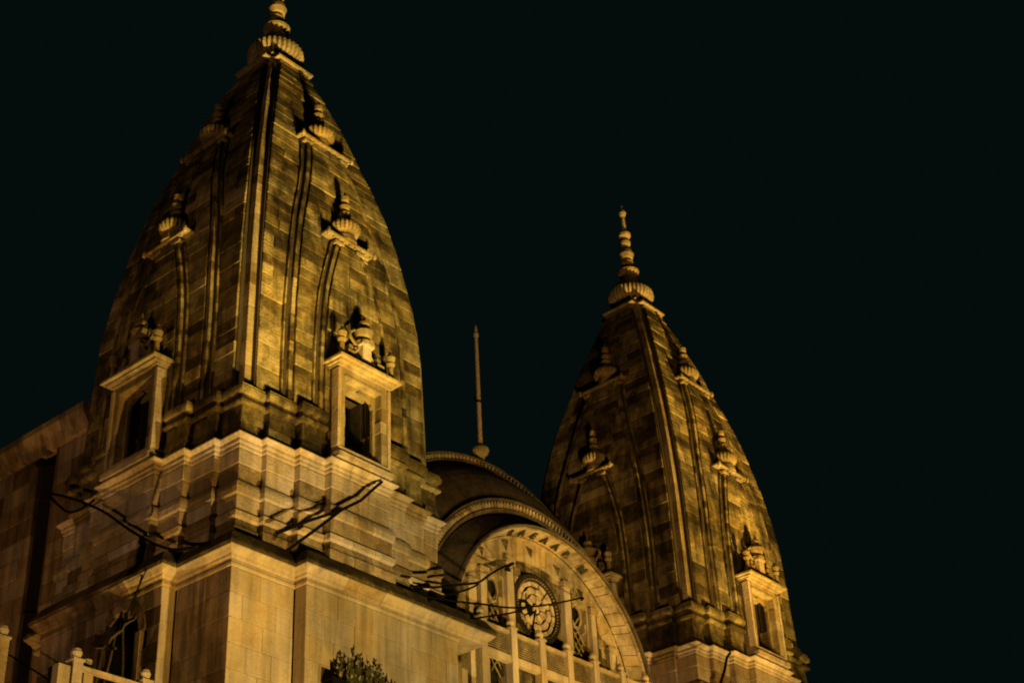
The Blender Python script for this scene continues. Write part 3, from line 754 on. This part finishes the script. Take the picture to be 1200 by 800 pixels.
# slope surface between A and B
m = MB(); rs = []
for j in range(9):
    t = j/8; bulge = .28*math.sin(math.pi*t)
    ring = []
    for i in range(61):
        th = R(-92+184*i/60); s_, c_ = math.sin(th), math.cos(th)
        pa = (CX+5.80*s_, -1.88, -2.38+5.80*c_); pb = (CX+6.9*s_, -.22, -1.45+6.9*c_) 
        ring.append((pa[0]+(pb[0]-pa[0])*t+bulge*s_*.5, pa[1]+(pb[1]-pa[1])*t-bulge*.6, pa[2]+(pb[2]-pa[2])*t+bulge*c_*.5))
    rs.append(ring)
m.rings(rs, .5, cap=False, closed=False); o = put(m, 'vault_roof', ROOF, gab)
sm = o.modifiers.new('thickness', 'SOLIDIFY'); sm.thickness = .12
arc_band('ridge_course', [(-.30, 6.88, -1.45), (-.34, 6.95, -1.47), (-.22, 7.02, -1.49), (-.18, 7.20, -1.52), (-.30, 7.22, -1.52), (-.30, 7.28, -1.54), (.30, 7.34, -1.56), (.3, 6.88, -1.45)], -92, 92, 80, ROOF, .75)
m = MB()
for i in range(116):
    th = R(-88+176*i/115); s_, c_ = math.sin(th), math.cos(th)
    rs = [[(CX+r_*s_+w_*c_, y, -1.5+r_*c_-w_*s_) for (r_, w_) in ((6.99, 0), (7.05, .05), (7.16, .03), (7.16, -.03), (7.05, -.05))] for y in (-.30, -.19)]
    m.rings(rs, gr.uniform(.5, 1))
put(m, 'ridge_dentil_row', RIB, gab, 'stuff', norm=True)
m = MB(); rs = []
for j in range(7):
    t = j/6; rs.append([(CX+(7.3-.5*t*t)*math.sin(R(-92+184*i/40)), .28+3.2*t, -1.56+(7.3-1.6*t*t)*math.cos(R(-92+184*i/40))) for i in range(41)])
m.rings(rs, .4, cap=False, closed=False); o = put(m, 'rear_roof', ROOF, gab); sm = o.modifiers.new('thickness', 'SOLIDIFY'); sm.thickness = .12
# legs of the front arch below the springing, and side pier right of the corner wall
for (a, b) in ((4.98, 5.82), (14.98, 15.82)):
    m = MB(); m.box(a, b, -2.6, -1.2, -22.4, -2.75, .4); put(m, 'arch_leg', ROOF, gab)
for (a, b, y0, z1, t) in ((3.66, 4.35, -3.9, -4.02, .75), (4.42, 4.55, -3.75, -4.06, .8), (4.62, 4.75, -3.7, -4.1, .7), (4.82, 5.1, -3.6, -4.14, .75)):
    m = MB(); m.box(a, b, y0, -1.9, -12, z1, t); put(m, 'portico_pier', WALL if t > .74 else RIB, gab)
m = MB(); m.box(3.7, 16.2, -3.9, -1.9, -12, -5.0, .4); put(m, 'terrace_mass', WING, gab)

# ------------------------------------------------------------------ flagpole on the ridge
fp = empty('flagpole', (10.2, 0, 5.75)); tag(fp, 'slender bare flagpole rising from the vaulted roof between the spires', 'flagpole')
m = MB(); m.tube([(10.2, 0, 5.7), (10.19, 0, 8.6), (10.18, 0, 11.15)], [.085, .075, .062], 10); put(m, 'pole', POLE, fp)
m = MB(); m.lathe([(-.45, .12), (-.3, .15), (-.22, .12), (-.1, .16), (-.02, .26, 1), (.08, .30, 1), (.18, .29, 1), (.24, .2), (.36, .12)], 60, (10.2, 0, 6.2), 14, .15, .6); put(m, 'pole_base', RIB, fp)
m = MB(); m.lathe([(11.08, .09), (11.2, .10), (11.26, .05), (11.36, .055), (11.5, .04), (11.6, .008)], 10, (10.18, 0, 0)); put(m, 'pole_tip', POLE, fp)
m = MB(); m.lathe([(8.26, .1), (8.34, .1)], 10, (10.19, 0, 0)); m.box(9.98, 10.12, -.04, .04, 8.31, 8.36); m.box(9.97, 10.0, -.04, .04, 8.31, 8.46); put(m, 'clamp', IRON, fp, 'stuff')

# ------------------------------------------------------------------ balustrades
def post_mb(x, y, z0, z1, hw=.13, tone=.8):
    m = MB(); m.box(x-hw, x+hw, y-hw, y+hw, z0, z1-.36, tone); return m
def balustrade(nm, label, xs, y, z0, ztop, panel, hw=.14, mat=WALL):
    root = empty(nm, (xs[0], y, z0)); tag(root, label, 'balustrade')
    for i, x in enumerate(xs):
        p = put(post_mb(x, y, z0, ztop, hw, gr.uniform(.6, .9)), 'post', mat, root)
        m = MB(); m.box(x-hw*1.25, x+hw*1.25, y-hw*1.25, y+hw*1.25, ztop-.36, ztop-.31, .7); put(m, 'post_cap', mat, p)
        m = MB(); m.lathe([(-.31, hw*.6), (-.28, hw*.55), (-.24, hw*.9), (-.14, hw*1.08), (-.05, hw*.8), (0, hw*.2)], 14, (x, y, ztop), tone=.8); put(m, 'post_knob', mat, p)
    for a, b in zip(xs[:-1], xs[1:]):
        if not panel and b < -7: continue
        m = MB(); m.box(a+hw+.004, b-hw-.004, y-.09, y+.09, ztop-1.44, ztop-1.22, .8); put(m, 'lower_rail', mat, root)
        m = MB(); m.box(a+hw+.004, b-hw-.004, y-.07, y+.07, ztop-.52, ztop-.42, .5); put(m, 'top_rail', mat, root)
        if panel:
            fr = MB(); fr.box(a+hw+.01, b-hw-.01, y+.02, y+.05, ztop-1.21, ztop-.53, .2); pn = put(fr, 'screen_panel', DARK, root)
            n = 9
            for j in range(n):
                z = ztop-1.19+.65*(j+.5)/n; s_ = MB(); s_.box(a+hw+.03, b-hw-.03, y-.01, y+.018, z-.018, z+.018, .6); put(s_, 'slat', RELIEF, pn)
    return root
balustrade('front_balustrade', 'stone balustrade with knobbed posts and slatted screens before the round window', [5.86, 7.21, 8.55, 9.88, 11.2, 12.6, 13.95], -3.5, -5.4, -1.95, True, .13)
bl = balustrade('side_balustrade', 'small brightly lit stone balustrade posts at the bottom left corner', [-11.05, -9.1, -7.12, -5.15], -2.4, -9.5, -6.45, False, .13, PLINTH)
m = MB(); m.box(-7.62, -7.3, -2.5, -2.1, -9.5, -6.98, .7); put(m, 'side_block', WALL, bl)
m = MB(); m.box(-6.72, -6.46, -2.2, -1.94, -9.5, -6.72, .5); p = put(m, 'rear_post', WALL, bl)
m = MB(); m.lathe([(0, .06), (.08, .12), (.18, .13), (.26, .03)], 12, (-6.59, -2.07, -6.72)); put(m, 'post_knob', WALL, p)
m = MB(); m.box(-11.5, -4.6, -2.7, 2.8, -12.5, -9.52, .4); put(m, 'balcony_mass', WING, low)
m = MB()

# ------------------------------------------------------------------ iron rods, cables
def rod(nm, label, segs, r_):
    root = empty(nm, segs[0][0]); tag(root, label, 'iron rod')
    for s_ in segs:
        m = MB(); m.tube(s_, r_, 7); put(m, 'bar', IRON, root)
    return root
rod('forked_bracket', 'dark forked iron rod jutting from the plinth of the nearer tower', [[(-3.02, -4.5, -2.9), (-2.0, -4.6, -2.22), (-.90, -4.62, -1.55)], [(-2.75, -4.58, -3.33), (-1.8, -4.62, -2.42), (-.88, -4.62, -1.53)], [(-.92, -4.62, -1.56), (-.2, -4.64, -1.02), (.16, -4.66, -.62), (.58, -4.66, -.18)]], .045)
rod('bent_rod', 'short dark rod leaning against the plinth of the farther tower', [[(16.75, -4.55, -1.95), (17.2, -4.55, -1.25), (17.5, -4.52, -.7), (17.76, -4.5, -.47)]], .05)
def cable(label, pts, r_=.028, grp='cables crossing before the round window', c=None):
    cr = []
    for i in range(len(pts)-1):
        p0, p1, p2, p3 = [Vector(pts[max(0, min(len(pts)-1, j))]) for j in (i-1, i, i+1, i+2)]
        for s_ in range(6):
            t = s_/6; cr.append(.5*((2*p1)+(p2-p0)*t+(2*p0-5*p1+4*p2-p3)*t*t+(3*p1-p0-3*p2+p3)*t**3))
    cr.append(Vector(pts[-1]))
    m = MB(); m.tube(cr, r_, 6); o = m.build('cable', CABLE); tag(o, label, 'cable', grp)
Yc = -4.7
cable('thick sagging cable curving up to the left pilaster of the arch', [(1.64, Yc, -2.97), (2.47, Yc, -2.76), (3.58, Yc, -2.34), (4.42, Yc, -2.01), (4.99, Yc, -1.57), (5.57, Yc, -1.17), (6.04, Yc, -0.89), (7.2, -3.4, -.3), (9.0, -2.1, .65)], .036)
cable('second cable strand rising from the cornice just under the thick one', [(2.22, Yc, -3.31), (2.70, Yc, -2.99), (3.86, Yc, -2.42), (4.44, Yc, -2.06)], .032)
cable('cable crossing the round window and ending at the right grille', [(2.24, Yc, -3.10), (3.56, Yc, -2.86), (4.64, Yc, -2.62), (5.87, Yc, -2.36), (7.44, Yc, -1.81), (8.70, Yc, -1.28), (9.31, Yc, -1.01), (11.5, -3, .1), (12.6, -2.1, .8)], .03)
cable('lowest cable running from the cornice end to the round window', [(3.34, Yc, -3.50), (3.65, Yc, -3.39), (4.62, Yc, -3.01), (5.86, Yc, -2.52), (6.64, Yc, -2.10)], .03)
cable('dark cable slanting down the left side of the nearer tower over its plinth', [(-4.75, 3.37, .52), (-4.75, 2.5, .09), (-4.75, 1.43, -.51), (-4.75, .39, -1.2), (-4.75, -.63, -2.01), (-4.75, -1.78, -2.82), (-4.75, -2.68, -3.3), (-4.75, -3.5, -3.5)], .04, 'cables on the left side')
cable('short cable looping below the side wall where the wing meets the nearer tower', [(-4.75, 3.25, .38), (-4.75, 2.74, -.09), (-4.75, 2.2, -.5), (-4.75, 1.63, -.62), (-4.75, 1.04, -.55)], .035, 'cables on the left side')
cable('grey cable running down past the post at the far left bottom', [(-5.5, 5.0, -3.2), (-5.5, 3.49, -4.31), (-5.5, 1.15, -5.8), (-5.5, 0, -6.6)], .025, 'cables on the left side')

# ------------------------------------------------------------------ plant on the ledge
pl = empty('wall_plant', (-.35, -4.8, -7.6)); tag(pl, 'spiky dark shrub in a small box against the pale corner wall', 'plant')
m = MB(); m.box(-1.42, -.9, -4.95, -4.58, -7.6, -6.42, .5); m.box(-1.46, -.86, -4.98, -4.56, -6.46, -6.4, .6); put(m, 'planter', IRON, pl, 'stuff')
pr = random.Random(5); lf = [MB(), MB()]; st = MB()
for i in range(44):
    x = -1.2+2.75*(i+.5)/44+pr.uniform(-.1, .1); y = -4.78+pr.uniform(-.14, .14); q_ = (x+.1)/1.3
    top = -5.6+.02*i/44-.5*q_*q_+pr.uniform(-.55, .12)
    dx = pr.uniform(-.1, .1); base = (x*.8-.1, y, -7.4); tip = (x+dx, y, top)
    st.tube([base, ((base[0]+tip[0])/2+pr.uniform(-.05, .05), y, (base[2]+top)/2), tip], [.018, .013, .005], 4)
    for j in range(44):
        t = pr.uniform(.3, 1.0); c = Vector(base).lerp(Vector(tip), t); ln = pr.uniform(.09, .22)*(1.15-.45*t); a = pr.uniform(0, 6.28); up = pr.uniform(.5, 1.6)
        d = Vector((math.cos(a), math.sin(a)*.6, up)).normalized()*ln; s_ = d.cross(Vector((.3, 1, .1))).normalized()*ln*.24
        q = lf[0 if pr.random() < .88 else 1]
        q.add([c, c+d*.5+s_, c+d, c+d*.5-s_], [(0, 1, 2, 3)], pr.random())
put(st, 'stems', STEM, pl, 'stuff'); put(lf[0], 'dark_leaves', LEAF, pl, 'stuff'); put(lf[1], 'yellow_leaves', LEAF2, pl, 'stuff')
